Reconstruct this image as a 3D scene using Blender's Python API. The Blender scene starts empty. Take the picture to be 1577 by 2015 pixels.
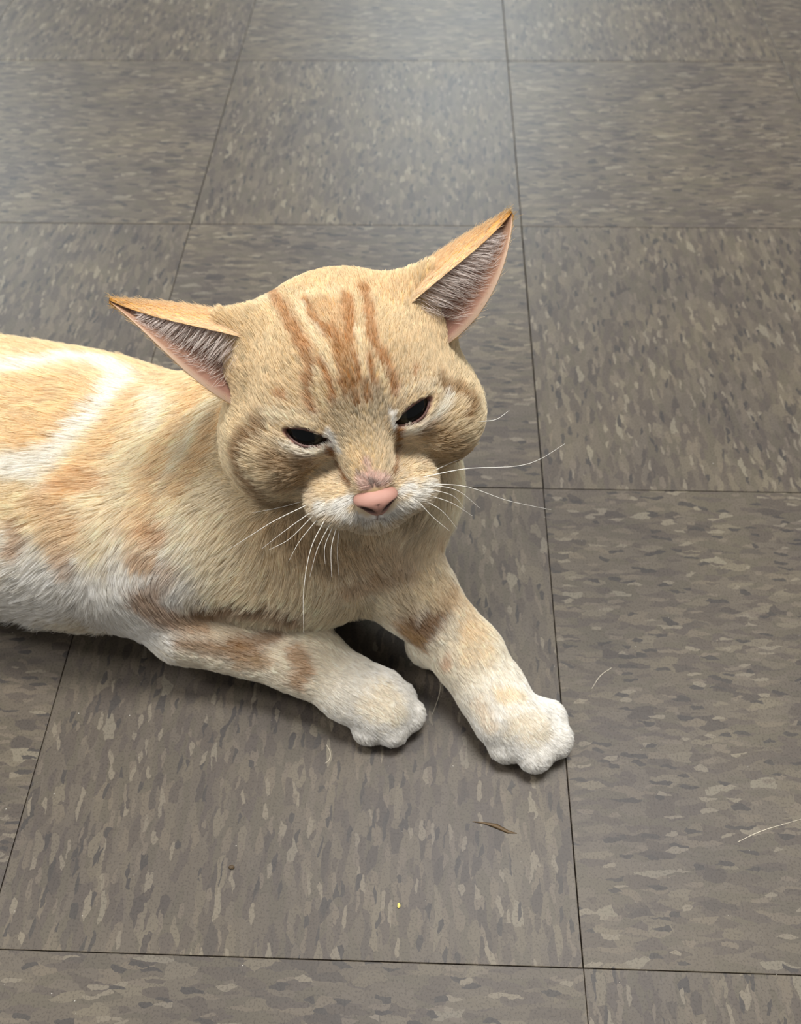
import bpy, bmesh, math, random
import numpy as np
from mathutils import Matrix, Vector

scene = bpy.context.scene
COL = scene.collection
rng = np.random.default_rng(7)

# ------------------------------------------------------------------ camera
CAM_ROT = np.array([[0.99940736, 0.03145376, -0.01398518],      # right
                    [-0.01695393, 0.803358, 0.59525498],        # up
                    [-0.02995812, 0.59466511, -0.80341516]])    # forward
CAM_POS = np.array([-0.08235882, -0.07917749, 0.48779756])
cam = bpy.data.cameras.new('camera')
cam.sensor_fit = 'VERTICAL'; cam.sensor_height = 24.0
cam.lens = 24.0 * 1717.86 / 2015.0
cam.clip_start = 0.01
cam.dof.use_dof = True; cam.dof.focus_distance = 0.42; cam.dof.aperture_fstop = 8.0
cam_ob = bpy.data.objects.new('camera', cam); COL.objects.link(cam_ob)
m = Matrix.Identity(4)
for i in range(3):
    m[i][0], m[i][1], m[i][2], m[i][3] = CAM_ROT[0][i], CAM_ROT[1][i], -CAM_ROT[2][i], CAM_POS[i]
cam_ob.matrix_world = m
scene.camera = cam_ob

# ------------------------------------------------------------------ world, lamps, exposure
world = bpy.data.worlds.new('room_light'); scene.world = world; world.use_nodes = True
bg = world.node_tree.nodes['Background']
bg.inputs[0].default_value = (0.95, 0.975, 1.0, 1); bg.inputs[1].default_value = 0.23
def area_lamp(name, loc, target, size, power, col):
    l = bpy.data.lights.new(name, 'AREA'); l.shape = 'RECTANGLE'; l.size, l.size_y = size
    l.energy = power; l.color = col
    o = bpy.data.objects.new(name, l); COL.objects.link(o)
    o.location = loc
    d = Vector(target) - Vector(loc)
    o.rotation_euler = d.to_track_quat('-Z', 'Y').to_euler()
    return o
# fluorescent ceiling panels, 2.6 m up
for lx, ly, pw in ((.22, .66, 96), (-2.0, .2, 60), (2.4, .5, 24), (-.9, -1.6, 14), (.05, 5.0, 200), (-2.95, 4.2, 160), (2.8, 4.8, 16)):
    area_lamp('ceiling_panel', (lx, ly, 2.6), (lx, ly, 0), (1.2, .6), pw, (1, .985, .96) if ly < 3 else (.82, .94, 1))
vs = scene.view_settings
scene.display_settings.display_device = 'sRGB'
vs.view_transform = 'Standard'; vs.look = 'None'; vs.gamma = 1.0; vs.use_curve_mapping = False
vs.exposure = -0.14

# ------------------------------------------------------------------ helpers
def new_mat(name):
    mt = bpy.data.materials.new(name); mt.use_nodes = True
    nt = mt.node_tree
    return mt, nt, nt.nodes['Principled BSDF']
def plain(name, col, rough=0.5, **kw):
    mt, nt, b = new_mat(name)
    b.inputs['Base Color'].default_value = (*col, 1); b.inputs['Roughness'].default_value = rough
    for k, v in kw.items(): b.inputs[k].default_value = v
    return mt
def link_mesh(name, verts, faces, mat, parent=None, smooth=True):
    me = bpy.data.meshes.new(name)
    V = np.asarray(verts, np.float32); F = np.asarray(faces, np.int32)   # all faces of one size
    me.vertices.add(len(V)); me.vertices.foreach_set('co', V.ravel())
    me.loops.add(F.size); me.loops.foreach_set('vertex_index', F.ravel())
    me.polygons.add(len(F)); me.polygons.foreach_set('loop_start', np.arange(len(F), dtype=np.int32) * F.shape[1])
    me.update(calc_edges=True); me.validate()
    me.materials.append(mat)
    me.polygons.foreach_set('use_smooth', [bool(smooth)] * len(me.polygons))
    o = bpy.data.objects.new(name, me); COL.objects.link(o)
    if parent: o.parent = parent
    return o

# ------------------------------------------------------------------ floor
#FLOOR
T = 0.3048
def N(nt, typ, **kw):
    n = nt.nodes.new(typ)
    for k, v in kw.items(): setattr(n, k, v)
    return n
def srgb(c):
    c = np.asarray(c, float) / 255.0
    return np.where(c <= .04045, c / 12.92, ((c + .055) / 1.055) ** 2.4)
def ramp(nt, stops, const=True):
    r = N(nt, 'ShaderNodeValToRGB'); cr = r.color_ramp
    cr.interpolation = 'CONSTANT' if const else 'LINEAR'
    while len(cr.elements) < len(stops): cr.elements.new(1.0)
    for e, (p, c) in zip(cr.elements, stops): e.position = p; e.color = (*srgb(c), 1)
    return r
def tile_material():
    mt, nt, b = new_mat('vinyl_tile'); L = nt.links.new
    tc = N(nt, 'ShaderNodeTexCoord'); oi = N(nt, 'ShaderNodeObjectInfo')
    off = N(nt, 'ShaderNodeVectorMath', operation='SCALE'); L(oi.outputs['Random'], off.inputs['Scale']); off.inputs[0].default_value = (37.0, 91.0, 0)
    add = N(nt, 'ShaderNodeVectorMath', operation='ADD'); L(tc.outputs['Object'], add.inputs[0]); L(off.outputs[0], add.inputs[1])
    # ragged edges: warp the coordinates
    nz = N(nt, 'ShaderNodeTexNoise', noise_dimensions='2D'); nz.inputs['Scale'].default_value = 130; nz.inputs['Detail'].default_value = 2
    L(add.outputs[0], nz.inputs['Vector'])
    sb = N(nt, 'ShaderNodeVectorMath', operation='SUBTRACT'); L(nz.outputs['Color'], sb.inputs[0]); sb.inputs[1].default_value = (.5, .5, .5)
    sc = N(nt, 'ShaderNodeVectorMath', operation='MULTIPLY'); L(sb.outputs[0], sc.inputs[0]); sc.inputs[1].default_value = (.009, .0032, 0)
    wp = N(nt, 'ShaderNodeVectorMath', operation='ADD'); L(add.outputs[0], wp.inputs[0]); L(sc.outputs[0], wp.inputs[1])
    def chips(sx, sy, ox):
        mp = N(nt, 'ShaderNodeMapping'); mp.inputs['Scale'].default_value = (sx, sy, 1); mp.inputs['Location'].default_value = (ox, ox * .7, 0)
        L(wp.outputs[0], mp.inputs['Vector'])
        v = N(nt, 'ShaderNodeTexVoronoi', voronoi_dimensions='2D'); v.inputs['Scale'].default_value = 1.0; v.inputs['Randomness'].default_value = 1.0
        L(mp.outputs[0], v.inputs['Vector'])
        sp = N(nt, 'ShaderNodeSeparateColor'); L(v.outputs['Color'], sp.inputs[0])
        return sp, v
    A, va = chips(84, 270, 0)
    rA = ramp(nt, [(0, (78, 71, 65)), (.16, (83, 77, 67)), (.45, (86, 79, 70)), (.74, (89, 82, 73)), (.90, (96, 88, 77)), (.97, (75, 69, 63))])
    L(A.outputs[0], rA.inputs[0])
    B, vb = chips(74, 215, 13.7)
    rB = ramp(nt, [(0, (70, 64, 59)), (.16, (78, 71, 64)), (.5, (92, 85, 74)), (.80, (99, 92, 80)), (.95, (109, 103, 91))])
    L(B.outputs[0], rB.inputs[0])
    gt = N(nt, 'ShaderNodeMath', operation='GREATER_THAN'); L(B.outputs[1], gt.inputs[0]); gt.inputs[1].default_value = .72
    mx = N(nt, 'ShaderNodeMix', data_type='RGBA'); L(gt.outputs[0], mx.inputs['Factor']); L(rA.outputs[0], mx.inputs['A']); L(rB.outputs[0], mx.inputs['B'])
    # small slivers
    C, vc = chips(135, 460, 31.1)
    rC = ramp(nt, [(0, (62, 58, 55)), (.3, (78, 71, 64)), (.55, (97, 89, 79)), (.8, (110, 103, 91))])
    L(C.outputs[0], rC.inputs[0])
    gt2 = N(nt, 'ShaderNodeMath', operation='GREATER_THAN'); L(C.outputs[1], gt2.inputs[0]); gt2.inputs[1].default_value = .84
    mx2 = N(nt, 'ShaderNodeMix', data_type='RGBA'); L(gt2.outputs[0], mx2.inputs['Factor']); L(mx.outputs['Result'], mx2.inputs['A']); L(rC.outputs[0], mx2.inputs['B'])
    # pooled soft tint and wear
    n2 = N(nt, 'ShaderNodeTexNoise', noise_dimensions='2D'); n2.inputs['Scale'].default_value = 14; n2.inputs['Detail'].default_value = 4
    L(add.outputs[0], n2.inputs['Vector'])
    rt = ramp(nt, [(.3, (232, 228, 228)), (.7, (255, 250, 240))], False); L(n2.outputs['Fac'], rt.inputs[0])
    mu = N(nt, 'ShaderNodeMix', data_type='RGBA', blend_type='MULTIPLY'); mu.inputs['Factor'].default_value = 1
    L(mx2.outputs['Result'], mu.inputs['A']); L(rt.outputs[0], mu.inputs['B'])
    # fine grit
    n3 = N(nt, 'ShaderNodeTexNoise', noise_dimensions='2D'); n3.inputs['Scale'].default_value = 900; n3.inputs['Detail'].default_value = 2
    L(add.outputs[0], n3.inputs['Vector'])
    rg = ramp(nt, [(.33, (176, 172, 170)), (.45, (250, 250, 250)), (.72, (255, 255, 255))], False); L(n3.outputs['Fac'], rg.inputs[0])
    mu2 = N(nt, 'ShaderNodeMix', data_type='RGBA', blend_type='MULTIPLY'); mu2.inputs['Factor'].default_value = .55
    L(mu.outputs['Result'], mu2.inputs['A']); L(rg.outputs[0], mu2.inputs['B'])
    L(mu2.outputs['Result'], b.inputs['Base Color'])
    rr = N(nt, 'ShaderNodeMapRange'); L(n2.outputs['Fac'], rr.inputs['Value']); rr.inputs['To Min'].default_value = .44; rr.inputs['To Max'].default_value = .46
    L(rr.outputs[0], b.inputs['Roughness'])
    n4 = N(nt, 'ShaderNodeTexNoise', noise_dimensions='2D'); n4.inputs['Scale'].default_value = 260; n4.inputs['Detail'].default_value = 3
    L(add.outputs[0], n4.inputs['Vector'])
    bp = N(nt, 'ShaderNodeBump'); bp.inputs['Strength'].default_value = .10; bp.inputs['Distance'].default_value = .0006
    L(n4.outputs['Fac'], bp.inputs['Height']); L(bp.outputs[0], b.inputs['Normal'])
    b.inputs['Specular IOR Level'].default_value = .26
    return mt
M_tile = tile_material()
M_joint = plain('joint_dirt', srgb((40, 35, 31)), .9)
# slab under the tiles (shows as the dark joints), one child per tile
floor = link_mesh('floor', [(-4 * T, -2 * T, -.0032), (4 * T, -2 * T, -.0032), (4 * T, 6 * T, -.0032), (-4 * T, 6 * T, -.0032),
                            (-4 * T, -2 * T, -.02), (4 * T, -2 * T, -.02), (4 * T, 6 * T, -.02), (-4 * T, 6 * T, -.02)],
                  [(0, 1, 2, 3), (7, 6, 5, 4), (0, 4, 5, 1), (1, 5, 6, 2), (2, 6, 7, 3), (3, 7, 4, 0)], M_joint, smooth=False)
floor['kind'] = 'structure'; floor['label'] = 'brown grey vinyl tile floor with streaked chips and dark joints'
hw, bv = T / 2 - .00028, .0003
tv, tf = [], []
for z, w in ((-.003, hw), (-bv, hw), (-bv * .3, hw - bv * .3), (0, hw - bv)):
    tv += [(-w, -w, z), (w, -w, z), (w, w, z), (-w, w, z)]
for r in range(3):
    for k in range(4): tf.append((r * 4 + k, r * 4 + (k + 1) % 4, r * 4 + 4 + (k + 1) % 4, r * 4 + 4 + k))
tf.append((12, 13, 14, 15))
tile_me = None
rt_ = random.Random(4)
for i in range(-4, 4):
    for j in range(-2, 6):
        x, y = (i + .5) * T, (j + .5) * T
        if tile_me is None:
            o = link_mesh('tile', tv, tf, M_tile, floor, smooth=False); tile_me = o.data
        else:
            o = bpy.data.objects.new('tile', tile_me); COL.objects.link(o); o.parent = floor
        o.location = (x + rt_.uniform(-.0002, .0002), y + rt_.uniform(-.0002, .0002) - (.0016 if (i == 0 and j == -1) else 0) * 0, 0)
        o.rotation_euler = (rt_.uniform(-.0001, .0001), rt_.uniform(-.0001, .0001), (math.pi / 2 if (i + j) % 2 == 1 else 0) + (math.pi if rt_.random() < .5 else 0))
        
#ENDFLOOR

# ------------------------------------------------------------------ cat: signed-distance body
HS = 0.0103                                                     # head units (about a centimetre)
HR = np.array([[0.96706, 0.21882, -0.13002], [0.2516, -0.89908, 0.35825], [0.0385, 0.37917, 0.92453]])
H0 = np.array([-0.12104, 0.21996, 0.1738])
def head_pt(p): return (HR @ (np.atleast_2d(p) * HS).T).T + H0
def head_local(w): return ((np.atleast_2d(w) - H0) @ HR) / HS

PRIMS = []; PCLS = []; CLS = 'trunk'                            # (kind, data, blend, bounds lo, hi) and the coat zone of each
def ell(c, r, k=0.01, axes=None):
    c, r = np.array(c, float), np.array(r, float)
    A = np.eye(3) if axes is None else np.array(axes, float)    # columns = axes
    ext = np.abs(A) @ r
    PRIMS.append(('e', (c, r, A), k, c - ext, c + ext)); PCLS.append((CLS, None))
def cone(a, b, ra, rb, k=0.01):
    a, b = np.array(a, float), np.array(b, float)
    rr = max(ra, rb)
    PRIMS.append(('c', (a, b, ra, rb), k, np.minimum(a, b) - rr, np.maximum(a, b) + rr)); PCLS.append((CLS, (b - a) / np.linalg.norm(b - a)))
def hell(c, r, k=0.8, rz=0, rx=0):                              # ellipsoid given in head units
    cz, sz = math.cos(rz), math.sin(rz); cx, sx = math.cos(rx), math.sin(rx)
    A = np.array([[cz, -sz, 0], [sz, cz, 0], [0, 0, 1]]) @ np.array([[1, 0, 0], [0, cx, -sx], [0, sx, cx]])
    ell(head_pt(c)[0], np.array(r) * HS, k * HS, HR @ A)
def hcone(a, b, ra, rb, k=0.8):
    cone(head_pt(a)[0], head_pt(b)[0], ra * HS, rb * HS, k * HS)

def prim_sdf(kind, d, P):
    if kind == 'e':
        c, r, A = d
        q = (P - c) @ A
        k0 = np.sqrt(((q / r) ** 2).sum(-1)); k1 = np.sqrt(((q / r ** 2) ** 2).sum(-1)) + 1e-9
        return k0 * (k0 - 1.0) / k1
    a, b, ra, rb = d
    ab = b - a
    t = np.clip(((P - a) @ ab) / (ab @ ab), 0, 1)
    return np.sqrt(((P - a - t[..., None] * ab) ** 2).sum(-1)) - (ra + (rb - ra) * t)
def smin(a, b, k):
    h = np.maximum(k - np.abs(a - b), 0) / k
    return np.minimum(a, b) - h * h * k * 0.25

# --- trunk
ell((-.54, .305, .062), (.095, .080, .062), .03)                # hips
ell((-.41, .278, .064), (.13, .086, .065), .03)                 # abdomen
ell((-.300, .252, .066), (.11, .083, .066), .04)                # ribs
CLS = 'chest'
ell((-.195, .230, .066), (.075, .062, .058), .04)               # chest
ell((-.155, .212, .060), (.055, .048, .038), .03)               # breast
CLS = 'neck'
cone((-.235, .248, .074), (-.140, .240, .136), .050, .044, .03) # neck
CLS = 'throat'
cone((-.160, .222, .078), (-.122, .226, .135), .046, .040, .03) # throat
CLS = 'shoulder'
ell((-.255, .205, .062), (.058, .038, .050), .03)               # near shoulder
ell((-.098, .232, .092), (.034, .036, .050), .025)              # far shoulder
CLS = 'hind'
# --- hind legs and tail (mostly outside the frame)
ell((-.545, .225, .050), (.075, .036, .050), .02)
cone((-.500, .210, .018), (-.430, .195, .015), .018, .016, .012)
ell((-.420, .192, .013), (.024, .016, .013), .01)
ell((-.560, .375, .045), (.070, .036, .045), .02)
CLS = 'tail'
tail = [(-.62, .33, .05), (-.69, .37, .022), (-.71, .45, .017), (-.66, .52, .015), (-.58, .55, .014)]
for i in range(4): cone(tail[i], tail[i + 1], .021 - .002 * i, .019 - .002 * i, .01)
CLS = 'leg'
# --- near foreleg (image left)
cone((-.245, .195, .062), (-.222, .176, .036), .036, .027, .012)
cone((-.222, .175, .036), (-.155, .156, .029), .0262, .0205, .006)
cone((-.155, .156, .029), (-.124, .138, .021), .0205, .0168, .008)
# --- far foreleg (image right)
cone((-.122, .212, .080), (-.090, .186, .052), .032, .0215, .02)
cone((-.090, .186, .052), (-.056, .158, .029), .0215, .0180, .012)
cone((-.058, .158, .029), (-.0430, .139, .021), .0190, .0185, .008)
ell((-.078, .170, .020), (.015, .013, .018), .010)              # elbow tuft
CLS = 'paw'
# --- paws
def paw(palm, wrist, toes, r=.0098):
    cone(wrist, palm, .0178, .0182, .006)
    c = np.mean(toes, 0); c[2] = .0135
    cone(palm, c * .58 + np.array(palm) * .42, .0172, .0160, .006)
    for i, t in enumerate(toes):
        t = np.array(t); base = t * .55 + np.array(palm) * .45
        base[2] = .0150
        tt = t - (t - np.array(palm)) * .07; tt[2] = t[2]
        cone(base, tt, .0118, r, .0032)
paw((-.1105, .1335, .0165), (-.125, .138, .021), [(-.1135, .1200, .0098), (-.1000, .1190, .0104), (-.0910, .1275, .0104), (-.0970, .1385, .0100)], .0103)
paw((-.0355, .1265, .0172), (-.0445, .141, .021), [(-.0345, .1120, .0104), (-.0185, .1065, .0108), (-.0070, .1145, .0108), (-.0095, .1270, .0104)], .0112)
N_BODY = len(PRIMS)
CLS = 'skull'
# --- head
hell((0, -1.3, 1.4), (5.0, 4.9, 4.5), 1.0)                      # cranium
hell((0, 1.4, 2.1), (3.7, 2.6, 2.4), 1.5)                       # forehead
for s in (-1, 1):
    CLS = 'skull'
    hell((s * 3.9, -1.6, 2.0), (1.5, 1.8, 1.8), 2.0)            # ear base
    hell((s * 2.4, 2.4, 1.75), (1.5, 1.25, .85), 1.0)           # brow
    CLS = 'cheek'
    hell((s * 3.6, 1.2, -.7), (2.3, 2.7, 2.3), 1.2)             # cheek
    hell((s * 4.1, -.7, -1.5), (2.3, 2.8, 2.6), 1.2)            # jowl
for s, a, b in ((-1, (3.3, -1.0, 4.0), (5.0, -.75, 4.9)), (1, (2.9, -.6, 4.3), (4.6, -.35, 5.4))):
    CLS = 'skull'
    hcone((s * a[0], a[1], a[2]), (s * b[0], b[1], b[2]), 1.0, .45, 1.2)   # root of the ear
CLS = 'bridge'
hcone((0, 2.4, 1.1), (0, 5.10, -1.55), 1.70, .86, 1.2)         # bridge of the nose
CLS = 'jaw'
hell((0, 1.4, -2.6), (3.2, 3.3, 1.8), 1.0)                      # jaw
CLS = 'muzzle'
hell((0, 4.1, -3.75), (1.35, 1.2, .85), .6)                     # chin
for s in (-1, 1):
    hell((s * 1.42, 4.22, -2.75), (1.60, 1.42, 1.05), .9)       # whisker pad
CLS = 'lid'
# eyes: centre, radius, opening frame
EYES = []
for s in (-1, 1):
    c = np.array([s * 2.25, 3.05, .58 + (.12 if s > 0 else 0)])
    dz = .12 if s > 0 else 0                                    # the left eye sits a touch higher
    ci, co = np.array([s * 1.38, 4.1, .18 + dz]), np.array([s * 3.12, 3.2, .92 + dz])
    a = (co - ci); w = np.linalg.norm(a) / 2; a /= np.linalg.norm(a)
    n = (ci + co) / 2 - c + np.array([0, .35, .05]); n -= a * (n @ a); n /= np.linalg.norm(n)
    b = np.cross(a, n); b = b if b[2] > 0 else -b
    EYES.append(dict(c=c, r=1.12, a=a, b=b, n=n, w=w * 1.0, up=.36, lo=.44, o=a * ((ci + co) / 2 - c) .dot(a)))
    hell(c, (1.28, 1.28, 1.28), .8)                             # lids over the ball

def eye_open(P):
    """distance to the lid openings in metres, negative inside them"""
    q = head_local(P.reshape(-1, 3))
    out = np.full(len(q), 1e3)
    for e in EYES:
        v = q - e['c'] - e['o']
        x, y, z = v @ e['a'], v @ e['b'], v @ e['n']
        t = 1 - (x / e['w']) ** 2
        d = np.maximum(y - e['up'] * t, -e['lo'] * t - y) * .85
        d = np.where(np.abs(x) > e['w'], np.maximum(d, np.abs(x) - e['w']), d)
        out = np.minimum(out, np.where(z > 0, d, 1e3))
    return (out * HS).reshape(P.shape[:-1])

def sdf_at(P):
    f = np.full(len(P), .03)
    for kind, d, k, lo, hi in PRIMS:
        mk = np.flatnonzero(((P > lo - k - .004) & (P < hi + k + .004)).all(1))
        f[mk] = smin(f[mk], prim_sdf(kind, d, P[mk]), k)
    mk = np.flatnonzero((np.abs(P - H0) < .09).all(1))
    f[mk] = np.maximum(f[mk], -eye_open(P[mk]))
    return -smin(-f, P[..., 2] - .0008, .002)                   # rests flat on the floor

def build_body():
    h = .0028
    lo = np.array([-.76, .07, -.006]); n = np.array([int(v) for v in (np.array([.06, .60, .262]) - lo) / h])
    ax = [lo[i] + h * np.arange(n[i]) for i in range(3)]
    V = np.full(n, .03, np.float32)
    for kind, d, k, blo, bhi in PRIMS:
        i0 = np.maximum(((blo - k - .008 - lo) / h).astype(int), 0); i1 = np.minimum(((bhi + k + .008 - lo) / h).astype(int) + 2, n)
        sl = tuple(slice(i0[j], i1[j]) for j in range(3))
        G = np.stack(np.meshgrid(*[ax[j][sl[j]] for j in range(3)], indexing='ij'), -1)
        V[sl] = smin(V[sl], prim_sdf(kind, d, G), k)
    # eyes only matter near the head
    i0 = ((H0 - .09 - lo) / h).astype(int); i1 = np.minimum(((H0 + .09 - lo) / h).astype(int), n); i0 = np.maximum(i0, 0)
    sl = tuple(slice(i0[j], i1[j]) for j in range(3))
    G = np.stack(np.meshgrid(*[ax[j][sl[j]] for j in range(3)], indexing='ij'), -1)
    V[sl] = np.maximum(V[sl], -eye_open(G))
    V = -smin(-V, (ax[2] - .0008)[None, None, :].astype(np.float32) + np.zeros_like(V), .002)
    ins = V < 0
    # surface nets
    c = [ins[a:n[0] - 1 + a, b:n[1] - 1 + b, e:n[2] - 1 + e] for a in (0, 1) for b in (0, 1) for e in (0, 1)]
    s = sum(x.astype(np.int8) for x in c)
    act = (s > 0) & (s < 8)
    idx = np.argwhere(act)
    vid = np.full(act.shape, -1, np.int64); vid[tuple(idx.T)] = np.arange(len(idx))
    off = [(a, b, e) for a in (0, 1) for b in (0, 1) for e in (0, 1)]
    val = np.stack([V[tuple((idx + o).T)] for o in off], 1)
    acc = np.zeros((len(idx), 3)); cnt = np.zeros(len(idx))
    for i in range(8):
        for j in range(i + 1, 8):
            df = np.array(off[j]) - np.array(off[i])
            if np.abs(df).sum() != 1: continue
            a, b = val[:, i], val[:, j]
            mk = (a < 0) != (b < 0)
            t = np.where(mk, a / np.where(mk, a - b, 1), 0)
            acc[mk] += (np.array(off[i]) + t[:, None] * df)[mk]; cnt[mk] += 1
    verts = lo + h * (idx + acc / cnt[:, None])
    quads = []
    for d in range(3):
        e1, e2 = (d + 1) % 3, (d + 2) % 3
        a = np.take(ins, range(n[d] - 1), d); b = np.take(ins, range(1, n[d]), d)
        E = np.argwhere(a != b)
        E = E[(E[:, e1] > 0) & (E[:, e2] > 0)]
        u1 = np.eye(3, dtype=int)[e1]; u2 = np.eye(3, dtype=int)[e2]
        mx = np.array(act.shape) - 1
        E = E[(E <= mx).all(1)]
        q = np.stack([vid[tuple((E - u1 - u2).T)], vid[tuple((E - u2).T)], vid[tuple(E.T)], vid[tuple((E - u1).T)]], 1)
        flip = ~a[tuple(E.T)]
        q[flip] = q[flip][:, ::-1]
        quads.append(q[(q >= 0).all(1)])
    quads = np.concatenate(quads)
    # one subdivision, then back onto the surface
    nv = len(verts)
    e = np.sort(np.concatenate([quads[:, [i, (i + 1) % 4]] for i in range(4)]), 1)
    key = e[:, 0] * nv + e[:, 1]
    uk, inv = np.unique(key, return_inverse=True)
    mid = (verts[uk // nv] + verts[uk % nv]) / 2
    inv = inv.reshape(4, -1).T + nv
    ctr = verts[quads].mean(1); cid = nv + len(uk) + np.arange(len(quads))
    verts = np.concatenate([verts, mid, ctr])
    quads = np.concatenate([np.stack([quads[:, i], inv[:, i], cid, inv[:, (i + 3) % 4]], 1) for i in range(4)])
    for it in range(3):
        f = sdf_at(verts); g = np.zeros_like(verts); ep = 4e-4
        for j in range(3):
            dv = np.zeros(3); dv[j] = ep
            g[:, j] = (sdf_at(verts + dv) - f) / ep
        g2 = np.maximum((g ** 2).sum(1), .2)
        step = -(f / g2)[:, None] * g
        ln = np.linalg.norm(step, axis=1); step *= (np.minimum(ln, .002) / np.maximum(ln, 1e-9))[:, None]
        verts = verts + step * .9
    return verts, quads


BV, BQ = build_body()


# --- ears: a thin cupped sheet from the front rim (medial) round the back to the outer rim
def bez(p, t):
    p = np.array(p, float); t = np.asarray(t)[..., None]
    if len(p) == 3: return (1 - t) ** 2 * p[0] + 2 * t * (1 - t) * p[1] + t * t * p[2]
    return (1 - t) ** 3 * p[0] + 3 * t * (1 - t) ** 2 * p[1] + 3 * t * t * (1 - t) * p[2] + t ** 3 * p[3]
def ear_sheet(Mr, Qr, Lr, nu=28, nv=34, th=.10):
    v = np.linspace(0, 1, nv); u = np.linspace(0, 1, nu)
    Mv, Qv, Lv = bez(Mr, v), bez(Qr, v), bez(Lr, v)
    U = u[None, :, None]
    S = (1 - U) ** 2 * Mv[:, None] + 2 * U * (1 - U) * Qv[:, None] + U ** 2 * Lv[:, None]
    du = np.gradient(S, axis=1); dv = np.gradient(S, axis=0)
    nn = np.cross(du, dv); nn /= np.linalg.norm(nn, axis=-1, keepdims=True) + 1e-9
    nn[-1] = nn[-2]
    return S, nn
EARS = [([(-3.0, 0, 3.4), (-5.2, .5, 5.0), (-7.6, -.1, 5.4), (-9.6, -1.0, 6.6)],
         [(-2.6, -4.2, 3.6), (-4.2, -5.2, 6.2), (-8.4, -3.4, 6.4), (-9.6, -1.1, 6.6)],
         [(-5.2, .5, 1.1), (-7.0, .9, 2.8), (-7.9, .5, 5.1), (-9.55, -1.0, 6.5)]),
        ([(2.6, .6, 3.8), (4.5, 1.1, 5.5), (6.8, .9, 6.2), (8.65, -.3, 7.35)],
         [(2.2, -3.8, 4.0), (3.6, -4.6, 6.6), (7.4, -2.8, 7.2), (8.65, -.4, 7.35)],
         [(4.9, .8, 2.3), (6.9, 1.4, 3.5), (8.1, 1.0, 5.7), (8.65, -.3, 7.25)])]
def grid_faces(nv, nu, base, flip):
    f = []
    for i in range(nv - 1):
        for j in range(nu - 1):
            q = (base + i * nu + j, base + i * nu + j + 1, base + (i + 1) * nu + j + 1, base + (i + 1) * nu + j)
            f.append(q[::-1] if flip else q)
    return f
verts_all = [BV]; faces_all = [tuple(q) for q in BQ.tolist()]; nbase = len(BV)
EAR_GRIDS = []
for k, (Mr, Qr, Lr) in enumerate(EARS):
    S, nn = ear_sheet(Mr, Qr, Lr)
    ctr = S.mean((0, 1)); 
    out = head_pt(S.reshape(-1, 3)); back = S.copy()
    nv, nu = S.shape[:2]
    sgn = 1 if (nn[nv // 2, nu // 2] @ (S[nv // 2, nu // 2] - (S[nv // 2, 0] + S[nv // 2, -1]) / 2)) > 0 else -1
    taper = np.minimum(np.minimum(np.arange(nu), np.arange(nu)[::-1]) / 3, 1)[None, :, None] * .11 + .03
    So = S + nn * sgn * taper
    wo, wi = head_pt(So.reshape(-1, 3)), head_pt(S.reshape(-1, 3))
    ca = np.cross(wo[1] - wo[0], wo[nu] - wo[0])
    nw = (wo.reshape(nv, nu, 3)[nv // 2, nu // 2] - wi.reshape(nv, nu, 3)[nv // 2, nu // 2])
    wg = wo.reshape(nv, nu, 3); fn = np.cross(wg[nv // 2, nu // 2 + 1] - wg[nv // 2, nu // 2], wg[nv // 2 + 1, nu // 2] - wg[nv // 2, nu // 2])
    fl = fn @ nw < 0
    b0 = nbase; verts_all += [wo, wi]
    faces_all += grid_faces(nv, nu, b0, fl) + grid_faces(nv, nu, b0 + nv * nu, not fl)
    for i in range(nv - 1):                                     # close both rims
        for j, f2 in ((0, fl), (nu - 1, not fl)):
            q = (b0 + i * nu + j, b0 + (i + 1) * nu + j, b0 + nv * nu + (i + 1) * nu + j, b0 + nv * nu + i * nu + j)
            faces_all.append(q[::-1] if f2 else q)
    nbase += 2 * nv * nu
    EAR_GRIDS.append((wo.reshape(nv, nu, 3), wi.reshape(nv, nu, 3)))
#STOPBAKE
ALLV = np.concatenate(verts_all)
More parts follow.
